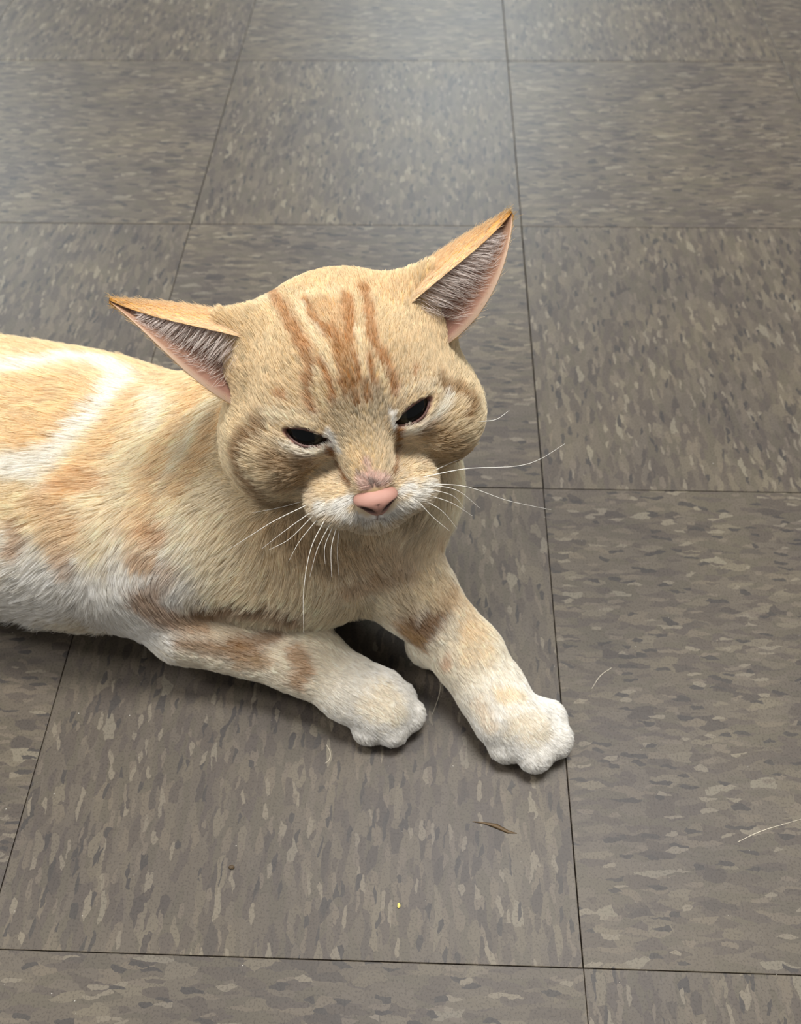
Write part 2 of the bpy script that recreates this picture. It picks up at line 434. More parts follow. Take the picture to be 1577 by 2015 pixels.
#STROKES_BEGIN
STROKES = [
  [[252,249,244],199.2,170.7,0.95,[[-3304,1729,496],[-3159,1677,619],[-3047,1654,689],[-2947,1643,740],[-2853,1637,780],[-2792,1622,740],[-2730,1607,698],[-2667,1592,657],[-2608,1581,607],[-2569,1579,536],[-2539,1588,440],[-2273,1665,923]]],
  [[252,249,244],82.5,137.4,0.7,[[-3126,1786,998],[-3041,1753,977],[-2957,1721,953],[-2881,1697,931],[-2807,1673,906],[-2734,1652,878],[-2661,1631,850],[-2578,1611,833],[-2497,1596,809]]],
  [[238,222,190],107.4,134.3,0.7,[[-1993,1907,1236],[-2033,1863,1175],[-2073,1815,1118],[-2113,1768,1059],[-2035,1745,1023],[-1955,1720,990]]],
  [[232,190,128],123.2,123.2,0.7,[[-3513,3238,1156],[-3404,3208,1166],[-3297,3181,1174],[-3193,3157,1179],[-3092,3138,1179],[-2986,3125,1172],[-2885,3123,1154],[-2793,3138,1120],[-2702,3113,1114],[-2615,3096,1099],[-2524,3072,1091],[-2417,3007,1124],[-2255,2767,1329],[-2140,2628,1436],[-2043,2528,1506]]],
  [[238,196,134],142.6,114.1,0.7,[[-3179,2584,1348],[-3116,2599,1347],[-3054,2616,1344],[-2993,2635,1340],[-2911,2645,1332],[-2829,2656,1321],[-2868,2566,1332],[-2910,2485,1335],[-2955,2410,1332],[-3002,2342,1323]]],
  [[252,246,234],43.7,87.5,0.95,[[-3332,2851,1315],[-3248,2866,1311],[-3165,2883,1303],[-3111,2922,1288],[-3059,2966,1267],[-3011,3020,1237],[-2940,3016,1230],[-2871,3016,1218],[-2804,3019,1203],[-2725,2953,1221],[-2646,2885,1240],[-2633,2774,1282],[-2628,2681,1308],[-2662,2571,1324],[-2703,2478,1326],[-2756,2398,1318],[-2811,2324,1307],[-2845,2260,1294],[-2879,2199,1280],[-2964,2174,1276],[-3051,2152,1269],[-3133,2143,1264]]],
  [[252,246,234],38.3,54.7,0.7,[[-3134,2151,1268],[-3049,2139,1263],[-2964,2126,1259],[-2915,2079,1242],[-2866,2033,1225]]],
  [[252,246,234],33.8,67.5,0.5,[[-2558,2723,1300],[-2434,2615,1350],[-2312,2506,1405],[-2309,2425,1410],[-2311,2356,1404]]],
  [[234,190,126],49.8,94.1,0.7,[[-2482,2654,1330],[-2493,2557,1348],[-2511,2477,1351],[-2532,2406,1345],[-2559,2343,1332],[-2586,2281,1318],[-2613,2222,1302],[-2652,2169,1286],[-2690,2118,1269],[-2729,2068,1250],[-2775,2043,1236],[-2822,2018,1222]]],
  [[216,162,98],27.1,59.7,0.6,[[-2705,2095,1261],[-2644,2070,1261],[-2583,2045,1260],[-2649,2045,1252],[-2716,2044,1244],[-2783,2043,1236]]],
  [[234,190,126],37.7,86.2,0.6,[[-2043,2528,1506],[-2075,2442,1502],[-2113,2373,1483],[-2153,2312,1456],[-2185,2253,1427],[-2218,2199,1394],[-2253,2146,1357],[-2271,2080,1318],[-2290,2014,1278],[-2309,1949,1238],[-2321,1894,1200],[-2334,1841,1159],[-2349,1791,1113],[-2346,1745,1060],[-2345,1703,1002]]],
  [[250,236,206],29.3,37.3,0.7,[[-1973,2344,1543],[-2005,2281,1512],[-2039,2225,1475],[-2086,2174,1431],[-2134,2125,1385],[-2172,2064,1333],[-2210,2002,1281]]],
  [[234,190,126],31.7,58.2,0.6,[[-1882,2298,1593],[-1918,2253,1551],[-1954,2209,1508],[-1990,2164,1465],[-2032,2106,1410],[-2074,2050,1352],[-2110,2025,1320],[-2145,1997,1289]]],
  [[206,152,90],24.1,42.9,0.7,[[-2308,1821,1140],[-2254,1833,1148],[-2237,1792,1105]]],
  [[178,130,74],27.2,59.9,0.5,[[-2359,1703,1003],[-2281,1695,979],[-2204,1690,953],[-2251,1658,900],[-2300,1626,845]]],
  [[178,130,74],24.6,43.7,0.7,[[-3041,1876,1112],[-3014,1814,1059],[-3063,1764,985]]],
  [[178,130,74],24.6,43.7,0.6,[[-2804,1726,1000],[-2784,1699,963],[-2766,1675,921]]],
  [[214,170,112],64.9,81.1,0.6,[[-2854,1932,1178],[-2794,1883,1155],[-2735,1836,1130],[-2764,1807,1100],[-2795,1779,1068]]],
  [[162,112,56],62.1,73.4,0.8,[[-2361,1602,804],[-2318,1586,737],[-2276,1571,667],[-2207,1577,640],[-2138,1585,611],[-2067,1588,589],[-1998,1574,559],[-1927,1555,538]]],
  [[128,84,40],25.3,44.9,0.85,[[-2086,1613,659],[-2020,1619,660],[-1950,1615,679],[-1878,1607,705],[-1810,1597,710],[-1743,1590,711],[-1678,1585,706],[-1612,1583,674],[-1547,1586,631]]],  # crease between foreleg and chest, its shade painted into the coat
  [[140,96,50],34.4,45.9,0.85,[[-2187,1506,497],[-2121,1499,483],[-2055,1491,472],[-1986,1479,466],[-1918,1471,464],[-1850,1463,463],[-1782,1455,460]]],
  [[140,94,48],34.3,45.8,0.85,[[-1955,1515,509],[-1869,1516,511],[-1783,1518,511],[-1720,1543,519],[-1657,1567,528]]],
  [[176,134,84],25.8,40.2,0.7,[[-1876,1426,388],[-1792,1428,420],[-1709,1433,446]]],
  [[176,126,70],37.0,51.3,0.8,[[-1534,1449,484],[-1491,1394,440],[-1550,1347,374]]],
  [[238,222,190],34.3,57.2,0.7,[[-1840,1597,583],[-1914,1584,559],[-1984,1564,549]]],
  [[252,249,244],51.8,86.3,0.7,[[-1207,1151,142],[-1118,1127,169],[-1031,1116,165],[-979,1151,206],[-928,1200,212],[-877,1259,196]]],
  [[244,224,188],56.8,96.6,0.6,[[-1048,1283,340],[-1003,1214,292],[-1088,1228,323]]],
  [[120,74,30],45.2,67.9,0.95,[[-894,1937,1108],[-683,1786,643],[-735,1699,648],[-781,1636,615],[-827,1590,551],[-876,1580,479],[-933,1681,694]]],
  [[170,122,66],28.8,57.5,0.7,[[-956,1618,553],[-898,1589,490],[-840,1557,431]]],
  [[206,150,100],14.3,28.6,0.6,[[-682,1484,457],[-700,1446,393]]],
  [[232,200,150],51.8,74.8,0.7,[[-834,1760,743],[-576,1768,519],[-558,1690,520],[-540,1619,510]]],
  [[240,212,166],34.6,69.2,0.6,[[-569,1597,519],[-478,1662,466]]],
  [[240,212,166],34.1,68.3,0.55,[[-583,1479,472],[-533,1481,469],[-482,1488,458]]],
  [[240,210,158],22.5,45.1,0.6,[[-398,1281,379],[-349,1282,374],[-298,1287,358]]],
  [[240,210,170],28.2,50.8,0.5,[[-508,1243,323],[-480,1192,304],[-452,1142,283]]],
  [[244,224,188],61.6,95.2,0.55,[[-273,1136,308],[-187,1122,276]]],
  [[252,249,244],45.4,68.1,0.8,[[-319,1024,144],[-252,1002,169],[-183,988,172],[-101,1039,159],[-20,1084,162],[-28,1142,200],[-25,1229,175]]],
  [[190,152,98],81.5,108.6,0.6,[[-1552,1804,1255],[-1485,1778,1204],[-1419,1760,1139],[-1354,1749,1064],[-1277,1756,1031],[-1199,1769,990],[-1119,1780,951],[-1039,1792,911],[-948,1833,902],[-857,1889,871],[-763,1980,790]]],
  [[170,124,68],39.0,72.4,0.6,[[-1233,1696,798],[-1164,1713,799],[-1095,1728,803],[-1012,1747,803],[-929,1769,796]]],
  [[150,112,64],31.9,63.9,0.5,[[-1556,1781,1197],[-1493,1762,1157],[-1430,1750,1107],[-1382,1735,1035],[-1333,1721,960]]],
  [[226,206,166],67.8,84.8,0.7,[[-1326,1644,608],[-1254,1671,582],[-1178,1688,575],[-1100,1679,612],[-1012,1677,675],[-928,1692,709],[-844,1721,717],[-793,1780,731],[-741,1858,715],[-899,1940,1180]]],
  [[226,184,124],80.6,80.6,0.6,[[-1423,2563,2212],[-1341,2510,2255],[-1268,2495,2268],[-1197,2500,2265],[-1141,2483,2264],[-1085,2464,2265],[-1029,2451,2262]]],
  [[242,222,178],34.2,53.8,0.6,[[-1604,2426,2186],[-1592,2549,2120],[-1554,2572,2136],[-1508,2595,2154],[-1457,2617,2168]]],
  [[240,214,164],23.1,32.4,0.7,[[-1420,2354,2263],[-1379,2359,2275],[-1338,2367,2283],[-1296,2360,2289],[-1255,2357,2292]]],
  [[200,150,90],49.5,45.0,0.7,[[-1318,2272,2290],[-1269,2233,2294],[-1221,2201,2294],[-1205,2130,2283],[-1191,2069,2265]]],
  [[168,102,42],15.9,20.4,0.85,[[-1588,2552,2122],[-1528,2377,2221],[-1487,2297,2237],[-1454,2217,2247],[-1424,2147,2250],[-1396,2094,2247],[-1370,2047,2238],[-1359,2008,2222],[-1349,1973,2203],[-1357,1924,2159],[-1358,1878,2111],[-1340,1842,2069]]],
  [[168,102,42],27.2,31.7,0.4,[[-1492,2334,2235],[-1449,2222,2250],[-1410,2130,2251],[-1383,2078,2246],[-1358,2034,2235]]],
  [[168,102,42],18.1,20.4,0.9,[[-1393,2318,2273],[-1370,2234,2278],[-1326,2151,2278],[-1278,2105,2275]]],
  [[168,102,42],13.3,17.7,0.9,[[-1286,1982,2220],[-1265,1933,2182],[-1249,1888,2134],[-1241,1863,2097]]],
  [[168,102,42],15.8,20.3,0.9,[[-1208,2339,2293],[-1187,2234,2295],[-1179,2181,2290],[-1172,2132,2281],[-1174,2082,2268]]],
  [[168,102,42],18.1,20.3,0.9,[[-1130,2416,2275],[-1117,2346,2281],[-1104,2283,2283],[-1094,2218,2280],[-1084,2161,2272],[-1074,2117,2260],[-1063,2078,2244],[-1031,2035,2210],[-995,1992,2159],[-981,1965,2125],[-968,1937,2089]]],
  [[168,102,42],13.4,17.8,0.9,[[-1097,2018,2224],[-1078,1967,2182],[-1060,1926,2130],[-1052,1908,2101]]],
  [[172,114,54],31.0,35.4,0.9,[[-1207,2025,2246],[-1197,1986,2223],[-1187,1951,2197],[-1172,1919,2167],[-1156,1892,2132]]],
  [[168,102,42],11.1,15.5,1,[[-1223,1975,2218],[-1218,1945,2194],[-1213,1917,2168]]],
  [[168,102,42],11.1,15.5,1,[[-1145,2010,2231],[-1135,1965,2199],[-1126,1925,2161]]],
  [[168,102,42],11.1,17.8,0.7,[[-1258,2144,2285],[-1237,2092,2273],[-1217,2045,2256]]],
  [[240,218,172],13.4,17.9,0.8,[[-1414,2298,2267],[-1376,2205,2274],[-1341,2126,2270],[-1309,2072,2261],[-1278,2025,2245],[-1243,1966,2211],[-1220,1932,2183]]],
  [[240,218,172],11.1,15.6,0.8,[[-1138,2123,2275],[-1128,2076,2259],[-1119,2034,2239],[-1109,1978,2202],[-1102,1945,2173],[-1095,1917,2139]]],
  [[240,218,172],11.1,15.6,0.7,[[-1312,1952,2194],[-1305,1912,2156],[-1299,1876,2114],[-1278,1852,2076]]],
  [[240,218,172],11.2,15.7,0.7,[[-1046,1993,2188],[-1023,1952,2137],[-1008,1915,2079]]],
  [[198,176,138],76.2,67.3,0.8,[[-1166,1833,2050],[-1122,1847,2060],[-1078,1867,2064],[-1089,1836,2031],[-1100,1804,2000]]],
  [[206,178,130],45.0,40.5,0.7,[[-1111,1770,1970],[-1087,1718,1928]]],
  [[240,222,186],22.5,31.5,0.7,[[-1547,1877,2017],[-1490,1847,2034],[-1436,1827,2041],[-1390,1815,2038],[-1346,1808,2030]]],
  [[240,222,186],15.9,22.7,0.7,[[-945,1938,2082],[-878,1975,2085],[-810,2016,2053]]],
  [[250,240,220],18.3,25.1,0.95,[[-1466,1766,1926],[-1398,1746,1902],[-1358,1751,1901],[-1319,1756,1899],[-1267,1774,1907]]],
  [[253,248,240],15.9,15.9,1,[[-1263,1794,1980],[-1245,1778,1938],[-1226,1761,1896]]],
  [[253,248,240],15.9,15.9,1,[[-985,1878,2015],[-981,1857,1961]]],
  [[250,240,220],18.6,25.5,0.95,[[-934,1859,1908],[-893,1869,1910],[-853,1885,1905],[-819,1908,1929],[-785,1942,1940],[-762,1983,1956],[-739,2031,1964]]],
  [[228,196,140],31.6,36.1,0.7,[[-1144,1703,1910],[-1131,1659,1875]]],
  [[136,82,34],13.9,16.2,1,[[-1268,1767,1884],[-1248,1780,1798],[-1209,1714,1787],[-1164,1640,1799]]],
  [[136,82,34],14.0,16.3,1,[[-954,1856,1928],[-957,1877,1799],[-964,1801,1780],[-974,1712,1795]]],
  [[120,78,34],30.9,42.7,0.9,[[-1603,1870,1943],[-1641,1861,1905],[-1681,1853,1864],[-1701,1834,1823],[-1728,1831,1762],[-1709,1796,1730],[-1697,1783,1671],[-1646,1751,1645],[-1614,1781,1539]]],
  [[136,94,46],51.4,56.0,0.8,[[-1518,1734,1846],[-1462,1731,1833],[-1407,1739,1807],[-1393,1728,1709],[-1439,1715,1715],[-1484,1702,1721]]],
  [[124,84,40],30.3,45.5,0.8,[[-1717,1829,1555],[-1677,1826,1489],[-1644,1851,1385],[-1576,1833,1399],[-1513,1832,1392]]],
  [[136,92,42],21.3,30.8,0.9,[[-759,2075,2012],[-719,2093,1972],[-679,2106,1939],[-611,2114,1864],[-636,2016,1863]]],
  [[150,108,54],43.4,53.0,0.8,[[-807,1906,1876],[-759,1904,1835],[-710,1908,1787],[-668,2050,1521],[-713,1920,1680],[-756,1892,1732]]],
  [[222,196,150],32.5,37.2,0.8,[[-1345,1723,1716],[-1303,1673,1734],[-1264,1628,1745],[-1192,1587,1744]]],
  [[222,196,150],28.3,33.0,0.8,[[-922,1817,1762],[-873,1746,1756],[-803,1785,1709]]],
  [[238,234,226],20.9,30.2,0.95,[[-1321,1575,1698],[-1266,1549,1706],[-1214,1537,1695],[-1158,1542,1670],[-1103,1560,1627],[-1046,1575,1622],[-988,1588,1620],[-940,1598,1663],[-894,1614,1697],[-848,1650,1718],[-802,1707,1712]]],
  [[236,234,230],18.4,20.7,0.9,[[-1168,1594,1754],[-1237,1569,1729]]],
  [[236,234,230],18.5,20.8,0.9,[[-940,1635,1744],[-884,1676,1750]]],
  [[168,102,42],11.2,18.0,0.7,[[-1496,1914,2097],[-1464,1894,2099]]],
  [[168,102,42],11.3,18.1,0.6,[[-891,2028,2126],[-880,2058,2135]]],
  [[204,166,150],36.1,20.3,1,[[-1105,1618,1854],[-1056,1626,1863],[-1012,1632,1839]]],
  [[204,166,150],20.3,15.8,0.9,[[-1098,1689,1910],[-1088,1671,1897]]],
  [[110,90,84],9.0,9.0,0.8,[[-1073,1617,1860],[-1042,1614,1850]]],
  [[120,98,80],3.4,6.8,0.8,[[-1108,1742,1948],[-1100,1711,1925]]],
  [[120,98,80],4.6,6.9,0.8,[[-1001,1723,1861],[-999,1714,1851]]],
  [[130,104,84],3.4,6.8,0.6,[[-1134,1660,1874],[-1124,1649,1870]]],
  [[112,84,74],3.5,7.0,0.8,[[-1047,1586,1669],[-1046,1575,1621]]],  # below the nose: shade of the mouth groove painted as dark strokes
  [[112,84,74],4.7,9.4,0.75,[[-1123,1554,1611],[-1085,1563,1615],[-1046,1575,1621],[-1006,1580,1607],[-970,1592,1583]]],  # mouth line, groove shade put into the colour
  [[150,94,40],11.1,17.8,0.9,[[-1165,1936,2181],[-1154,1899,2140],[-1143,1867,2095]]],
  [[150,94,40],8.9,15.5,0.8,[[-1205,1925,2176],[-1191,1892,2139],[-1179,1864,2097]]],
  [[150,94,40],8.9,15.6,0.8,[[-1108,1936,2166],[-1102,1908,2132],[-1095,1882,2095]]],
]
WHISKERS = [[[-1367,1614,1677],[-1538,1594,1568],[-1669,1566,1474],[-1790,1538,1387]],[[-1356,1580,1660],[-1488,1552,1546],[-1607,1521,1439]],[[-1324,1549,1648],[-1411,1497,1545],[-1469,1444,1451]],[[-1285,1531,1674],[-1351,1437,1572],[-1385,1304,1432],[-1387,1162,1280]],[[-1263,1525,1650],[-1325,1458,1541],[-1365,1380,1422]],[[-1235,1531,1623],[-1262,1462,1538],[-1261,1375,1434]],[[-1270,1792,1236],[-1281,1714,1142],[-1274,1631,1043]],[[-1422,1806,1451],[-1574,1804,1386],[-1728,1820,1316]],[[-1343,1564,1658],[-1461,1514,1538],[-1564,1497,1468]],[[-1251,1530,1629],[-1291,1470,1545],[-1292,1419,1474]],[[-836,1728,1749],[-633,1859,1654],[-400,1974,1535],[-264,2062,1484],[-115,2202,1451]],[[-821,1697,1737],[-632,1789,1602],[-422,1845,1426],[-182,1920,1256]],[[-821,1694,1736],[-682,1739,1637],[-567,1734,1507]],[[-825,1673,1730],[-705,1725,1616],[-641,1727,1514]],[[-834,1636,1689],[-753,1642,1605],[-677,1625,1488]],[[-857,1621,1690],[-788,1603,1597],[-714,1592,1514]],[[-831,1743,1746],[-717,1907,1632],[-639,2007,1560]],[[-811,1661,1696],[-705,1696,1594],[-603,1711,1476]],[[-602,2024,1802],[-497,2111,1725],[-423,2210,1684]]]
#STROKES_END
# ------------------------------------------------------------------ coat: colour, flow and length of the hair
ZONES = {  # sRGB coat colour, hair length (m), flow (world; None = along the limb, 'face' = away from the nose)
    'trunk': ((246, 220, 172), .015, (-1, .12, -.55)), 'chest': ((248, 228, 190), .0145, (-.75, -.25, -.8)),
    'neck': ((250, 230, 190), .0135, (-.9, -.25, -.65)), 'throat': ((226, 200, 156), .013, (.05, -.25, -1)),
    'shoulder': ((248, 230, 196), .016, (-.8, -.2, -.75)), 'hind': ((240, 208, 156), .014, (-.5, -.1, -.9)),
    'tail': ((226, 180, 118), .015, None), 'leg': ((240, 226, 200), .0070, None), 'paw': ((252, 249, 244), .0048, None),
    'skull': ((218, 186, 132), .0062, 'face'), 'cheek': ((216, 190, 142), .0092, 'face'), 'bridge': ((214, 184, 134), .0034, 'face'),
    'jaw': ((206, 178, 132), .009, 'face'), 'muzzle': ((228, 210, 180), .0055, 'face'), 'lid': ((226, 206, 172), .0048, 'face')}
ZN = list(ZONES)
def vnoise(P, freq, seed=0):
    q = P * freq; i = np.floor(q).astype(np.int64); f = q - i; f = f * f * (3 - 2 * f)
    def hsh(a):
        h = (a[:, 0] * 73856093) ^ (a[:, 1] * 19349663) ^ (a[:, 2] * 83492791) ^ (seed * 2654435)
        h = (h ^ (h >> 13)) * 1274126177 & 0xFFFFFFFF
        return ((h ^ (h >> 16)) & 0xFFFF) / 65535.0
    out = 0
    for dx in (0, 1):
        for dy in (0, 1):
            for dz in (0, 1):
                w = (f[:, 0] if dx else 1 - f[:, 0]) * (f[:, 1] if dy else 1 - f[:, 1]) * (f[:, 2] if dz else 1 - f[:, 2])
                out = out + w * hsh(i + np.array([dx, dy, dz]))
    return out
def zone_fields(P):
    """blended coat colour, hair length and flow at points near the skin"""
    n = len(P); W = np.zeros((n, len(ZN)), np.float32); limb = np.zeros((n, 3))
    D = np.full((n, len(PRIMS)), .2, np.float32)
    for j, (kind, d, k, lo, hi) in enumerate(PRIMS):
        mk = np.flatnonzero(((P > lo - .03) & (P < hi + .03)).all(1))
        D[mk, j] = prim_sdf(kind, d, P[mk])
    D -= D.min(1, keepdims=True)
    E = np.exp(-D / .005)
    for j, (cl, ax) in enumerate(PCLS):
        W[:, ZN.index(cl)] += E[:, j]
        if ax is not None and ZONES[cl][2] is None: limb += E[:, j:j + 1] * ax
    W /= W.sum(1, keepdims=True)
    col = W @ np.array([srgb(ZONES[z][0]) for z in ZN]); ln = W @ np.array([ZONES[z][1] for z in ZN])
    nose = head_pt((0, 5.6, -1.6))[0]; face = P - nose; face /= np.linalg.norm(face, axis=1, keepdims=True) + 1e-6
    limb /= np.linalg.norm(limb, axis=1, keepdims=True) + 1e-6
    fl = np.zeros((n, 3))
    for i, z in enumerate(ZN):
        v = ZONES[z][2]
        d = face if v == 'face' else (limb if v is None else np.array(v, float) / np.linalg.norm(v))
        fl += W[:, i:i + 1] * d
    return col, ln, fl, W
def paint(P, col):
    col = col.copy()
    wob = (vnoise(P, 220, 1) - .5) * 1.0 + (vnoise(P, 520, 2) - .5) * .7
    for c, w, soft, a, pts in STROKES:
        q = np.array(pts) * 1e-4; w, soft = w * 1e-4, soft * 1e-4; R = w + soft * 1.6
        mk = np.flatnonzero(((P > q.min(0) - R) & (P < q.max(0) + R)).all(1))
        if not len(mk): continue
        p = P[mk]; d = np.full(len(p), 9.0)
        for i in range(len(q) - 1):
            ab = q[i + 1] - q[i]; t = np.clip(((p - q[i]) @ ab) / (ab @ ab + 1e-12), 0, 1)
            d = np.minimum(d, np.linalg.norm(p - q[i] - t[:, None] * ab, axis=1))
        d = d + wob[mk] * (soft * .6 + .0012)
        al = np.clip(1 - (d - w * .6) / (soft + w * .4), 0, 1); al = a * al * al * (3 - 2 * al)
        col[mk] = col[mk] * (1 - al[:, None]) + srgb(c) * al[:, None]
    return col

nB = len(BV)
vcol, vlen, vflow, VW = zone_fields(BV)
belly = VW[:, ZN.index('trunk')] * np.clip((.06 - BV[:, 2]) / .04, 0, 1) + .5 * VW[:, ZN.index('shoulder')] * np.clip((.05 - BV[:, 2]) / .04, 0, 1)
vlen = vlen * (1 + .7 * belly)
vflow = vflow * (1 - .75 * belly[:, None]) + np.array([-.5, -.25, -1.0]) * .75 * belly[:, None]
vcol = vcol * (1 - .8 * belly[:, None]) + srgb((250, 248, 245)) * .8 * belly[:, None]
vbase = vcol.copy(); vcol = paint(BV, vcol)
eo = np.full(nB, 1.0); mk = np.flatnonzero((np.abs(BV - H0) < .09).all(1)); eo[mk] = eye_open(BV[mk])
ek = np.clip((.0013 - eo) / .0008, 0, 1)[:, None]; vcol = vcol * (1 - ek) + srgb((132, 96, 82)) * ek   # bare lid margin
# ears
ear_col = []; 
for wo, wi in EAR_GRIDS:
    nv, nu = wo.shape[:2]
    t = np.repeat(np.linspace(0, 1, nv), nu)[:, None]; u = np.tile(np.linspace(0, 1, nu), nv)[:, None]
    co = srgb((228, 176, 106)) * (1 - t ** 3) + srgb((182, 128, 56)) * t ** 3
    rim = np.clip(1 - u / .12, 0, 1) * .7 * (1 - t); co = co * (1 - rim) + srgb((246, 226, 190)) * rim
    ci = srgb((138, 102, 90)) * (1 - t) + srgb((168, 132, 106)) * t
    ri = np.clip(1 - (1 - u) / .03, 0, 1); ci = ci * (1 - ri * .6) + srgb((220, 196, 170)) * ri * .6
    ear_col += [co, ci]
allcol = np.concatenate([vcol] + ear_col)

# ------------------------------------------------------------------ materials
def skin_material():
    mt, nt, b = new_mat('cat_skin'); at = N(nt, 'ShaderNodeAttribute', attribute_name='coat')
    nt.links.new(at.outputs['Color'], b.inputs['Base Color']); b.inputs['Roughness'].default_value = .75
    b.inputs['Specular IOR Level'].default_value = .15
    return mt
def hair_material(name, trans=.35):
    mt, nt, b = new_mat(name); L = nt.links.new
    at = N(nt, 'ShaderNodeAttribute', attribute_name='hcol')
    L(at.outputs['Color'], b.inputs['Base Color']); b.inputs['Roughness'].default_value = .55; b.inputs['Specular IOR Level'].default_value = .25
    tr = N(nt, 'ShaderNodeBsdfTranslucent'); L(at.outputs['Color'], tr.inputs['Color'])
    mx = N(nt, 'ShaderNodeMixShader'); mx.inputs[0].default_value = trans
    L(b.outputs[0], mx.inputs[1]); L(tr.outputs[0], mx.inputs[2]); L(mx.outputs[0], nt.nodes['Material Output'].inputs['Surface'])
    return mt
M_skin = skin_material(); M_fur = hair_material('cat_fur')
M_rim = plain('eyelid_rim', srgb((92, 62, 54)), .4)

cat = bpy.data.objects.new('cat', None); COL.objects.link(cat)
cat.location = (-.2, .22, 0); CATM = np.array(cat.location)
cat['label'] = 'cream and orange tabby cat lying on the tile floor with its forepaws stretched out'; cat['category'] = 'cat'
body = link_mesh('body', ALLV - CATM, faces_all, M_skin, cat)
at = body.data.attributes.new('coat', 'FLOAT_COLOR', 'POINT')
at.data.foreach_set('color', np.concatenate([allcol, np.ones((len(allcol), 1))], 1).astype(np.float32).ravel())

def add_curves(name, P, rad, colr, mat, parent):
    """P: n x m x 3 points (world), rad: n x m, colr: n x m x 3"""
    n, mm = P.shape[:2]
    cu = bpy.data.hair_curves.new(name); cu.add_curves([mm] * n)
    cu.attributes['position'].data.foreach_set('vector', (P - CATM).astype(np.float32).ravel())
    ra = cu.attributes.get('radius') or cu.attributes.new('radius', 'FLOAT', 'POINT')
    ra.data.foreach_set('value', rad.astype(np.float32).ravel())
    ca = cu.attributes.new('hcol', 'FLOAT_COLOR', 'POINT')
    ca.data.foreach_set('color', np.concatenate([colr, np.ones((n, mm, 1))], 2).astype(np.float32).ravel())
    cu.materials.append(mat)
    o = bpy.data.objects.new(name, cu); COL.objects.link(o); o.parent = parent
    return o

# ------------------------------------------------------------------ fur
NH = 500000
fv = BV[BQ]
fn = np.cross(fv[:, 2] - fv[:, 0], fv[:, 3] - fv[:, 1]); ar = np.linalg.norm(fn, axis=1) * .5
fn /= (2 * ar[:, None] + 1e-12)
vn = np.zeros_like(BV)
for k in range(4): np.add.at(vn, BQ[:, k], fn)
vn /= np.linalg.norm(vn, axis=1, keepdims=True) + 1e-9
dens = ar / np.clip(vlen[BQ].mean(1), .004, .02)
cx = fv.mean(1)
dens *= np.where(cx[:, 0] < -.42, .25, 1) * np.where(cx[:, 2] < .002, .15, 1)
eo = np.full(len(cx), 1.0); mk = np.flatnonzero((np.abs(cx - H0) < .09).all(1)); eo[mk] = eye_open(cx[mk])
dens *= np.where(eo < .0008, 0, 1)
nl = head_local(cx); bare = (((nl - np.array([0, 5.85, -2.4])) / np.array([.95, 1.2, .95])) ** 2).sum(1) < 1
dens *= np.where(bare, 0, 1)
fi = rng.choice(len(BQ), NH, p=dens / dens.sum())
a, b2 = rng.random((2, NH, 1))
wq = np.concatenate([(1 - a) * (1 - b2), a * (1 - b2), a * b2, (1 - a) * b2], 1)
def interp(A): return (A[BQ[fi]] * wq[..., None]).sum(1) if A.ndim == 2 else (A[BQ[fi]] * wq).sum(1)
R0, Nn, Cc, Ln, Fl = interp(BV), interp(vn), interp(vbase), interp(vlen), interp(vflow)
Nn /= np.linalg.norm(Nn, axis=1, keepdims=True)
sw = np.stack([vnoise(R0, 45, s) - .5 for s in (11, 12, 13)], 1)
Fl = Fl + sw * .55 + rng.normal(0, .10, (NH, 3))
Fl -= Nn * (Fl * Nn).sum(1, keepdims=True); Fl /= np.linalg.norm(Fl, axis=1, keepdims=True) + 1e-6
bel = interp(belly); Fl += Nn * (bel * rng.uniform(.1, 1.0, NH))[:, None]; Fl /= np.linalg.norm(Fl, axis=1, keepdims=True)   # loose fringe under the flank
# short at the rims of the eyes and nose
e2 = np.full(NH, 1.0); mk = np.flatnonzero((np.abs(R0 - H0) < .09).all(1)); e2[mk] = eye_open(R0[mk])
Ln = np.minimum(Ln, .0022 + np.clip(e2, 0, 1) * 1.0)
Ln *= rng.uniform(.65, 1.15, NH)
lift = np.clip(.34 + rng.normal(0, .07, NH) + .25 * bel, .12, .9)
# clumps
from mathutils.kdtree import KDTree
NC = NH // 14
ci = rng.choice(NH, NC, replace=False)
kd = KDTree(NC)
for k, p in enumerate(R0[ci]): kd.insert(p, k)
kd.balance()
cl = ci[np.array([kd.find(p)[1] for p in R0])]
K = 5
t = np.linspace(0, 1, K)
def strand(r, n, f, l, li):
    tt = t[None, :, None]
    return r[:, None] + l[:, None, None] * (f[:, None] * tt * (1 - .1 * tt) + n[:, None] * (li[:, None, None] * (tt * 1.25 - .85 * tt ** 2)))
Ph = strand(R0, Nn, Fl, Ln, lift)
Pc = strand(R0[cl], Nn[cl], Fl[cl], Ln[cl], lift[cl])
dist = np.linalg.norm(R0 - R0[cl], axis=1)
wc = (.75 * np.clip(1 - dist / (Ln[cl] * .55 + .001), 0, 1))[:, None, None] * (t ** 1.3)[None, :, None]
Ph = Ph * (1 - wc) + Pc * wc
Ph[..., 2] = np.maximum(Ph[..., 2], .0006)
Cc = paint(Ph[:, 2] - Nn * .0015, Cc)                          # markings and painted creases sit where the hair shows, not at its root
tone = np.clip(1 + rng.normal(0, .13, NH) + (rng.normal(0, .13, NH))[cl], .5, 1.5)
warm = np.stack([np.ones(NH), 1 - .03 * (tone - 1), np.ones(NH)], 1)
base = Cc * tone[:, None] * warm
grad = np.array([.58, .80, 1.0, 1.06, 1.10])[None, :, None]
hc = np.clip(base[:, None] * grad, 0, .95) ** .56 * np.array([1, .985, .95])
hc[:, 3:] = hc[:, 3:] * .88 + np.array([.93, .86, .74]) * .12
rad = np.full((NH, 1), .000070) * np.array([1, 1, .85, .6, .15])[None]
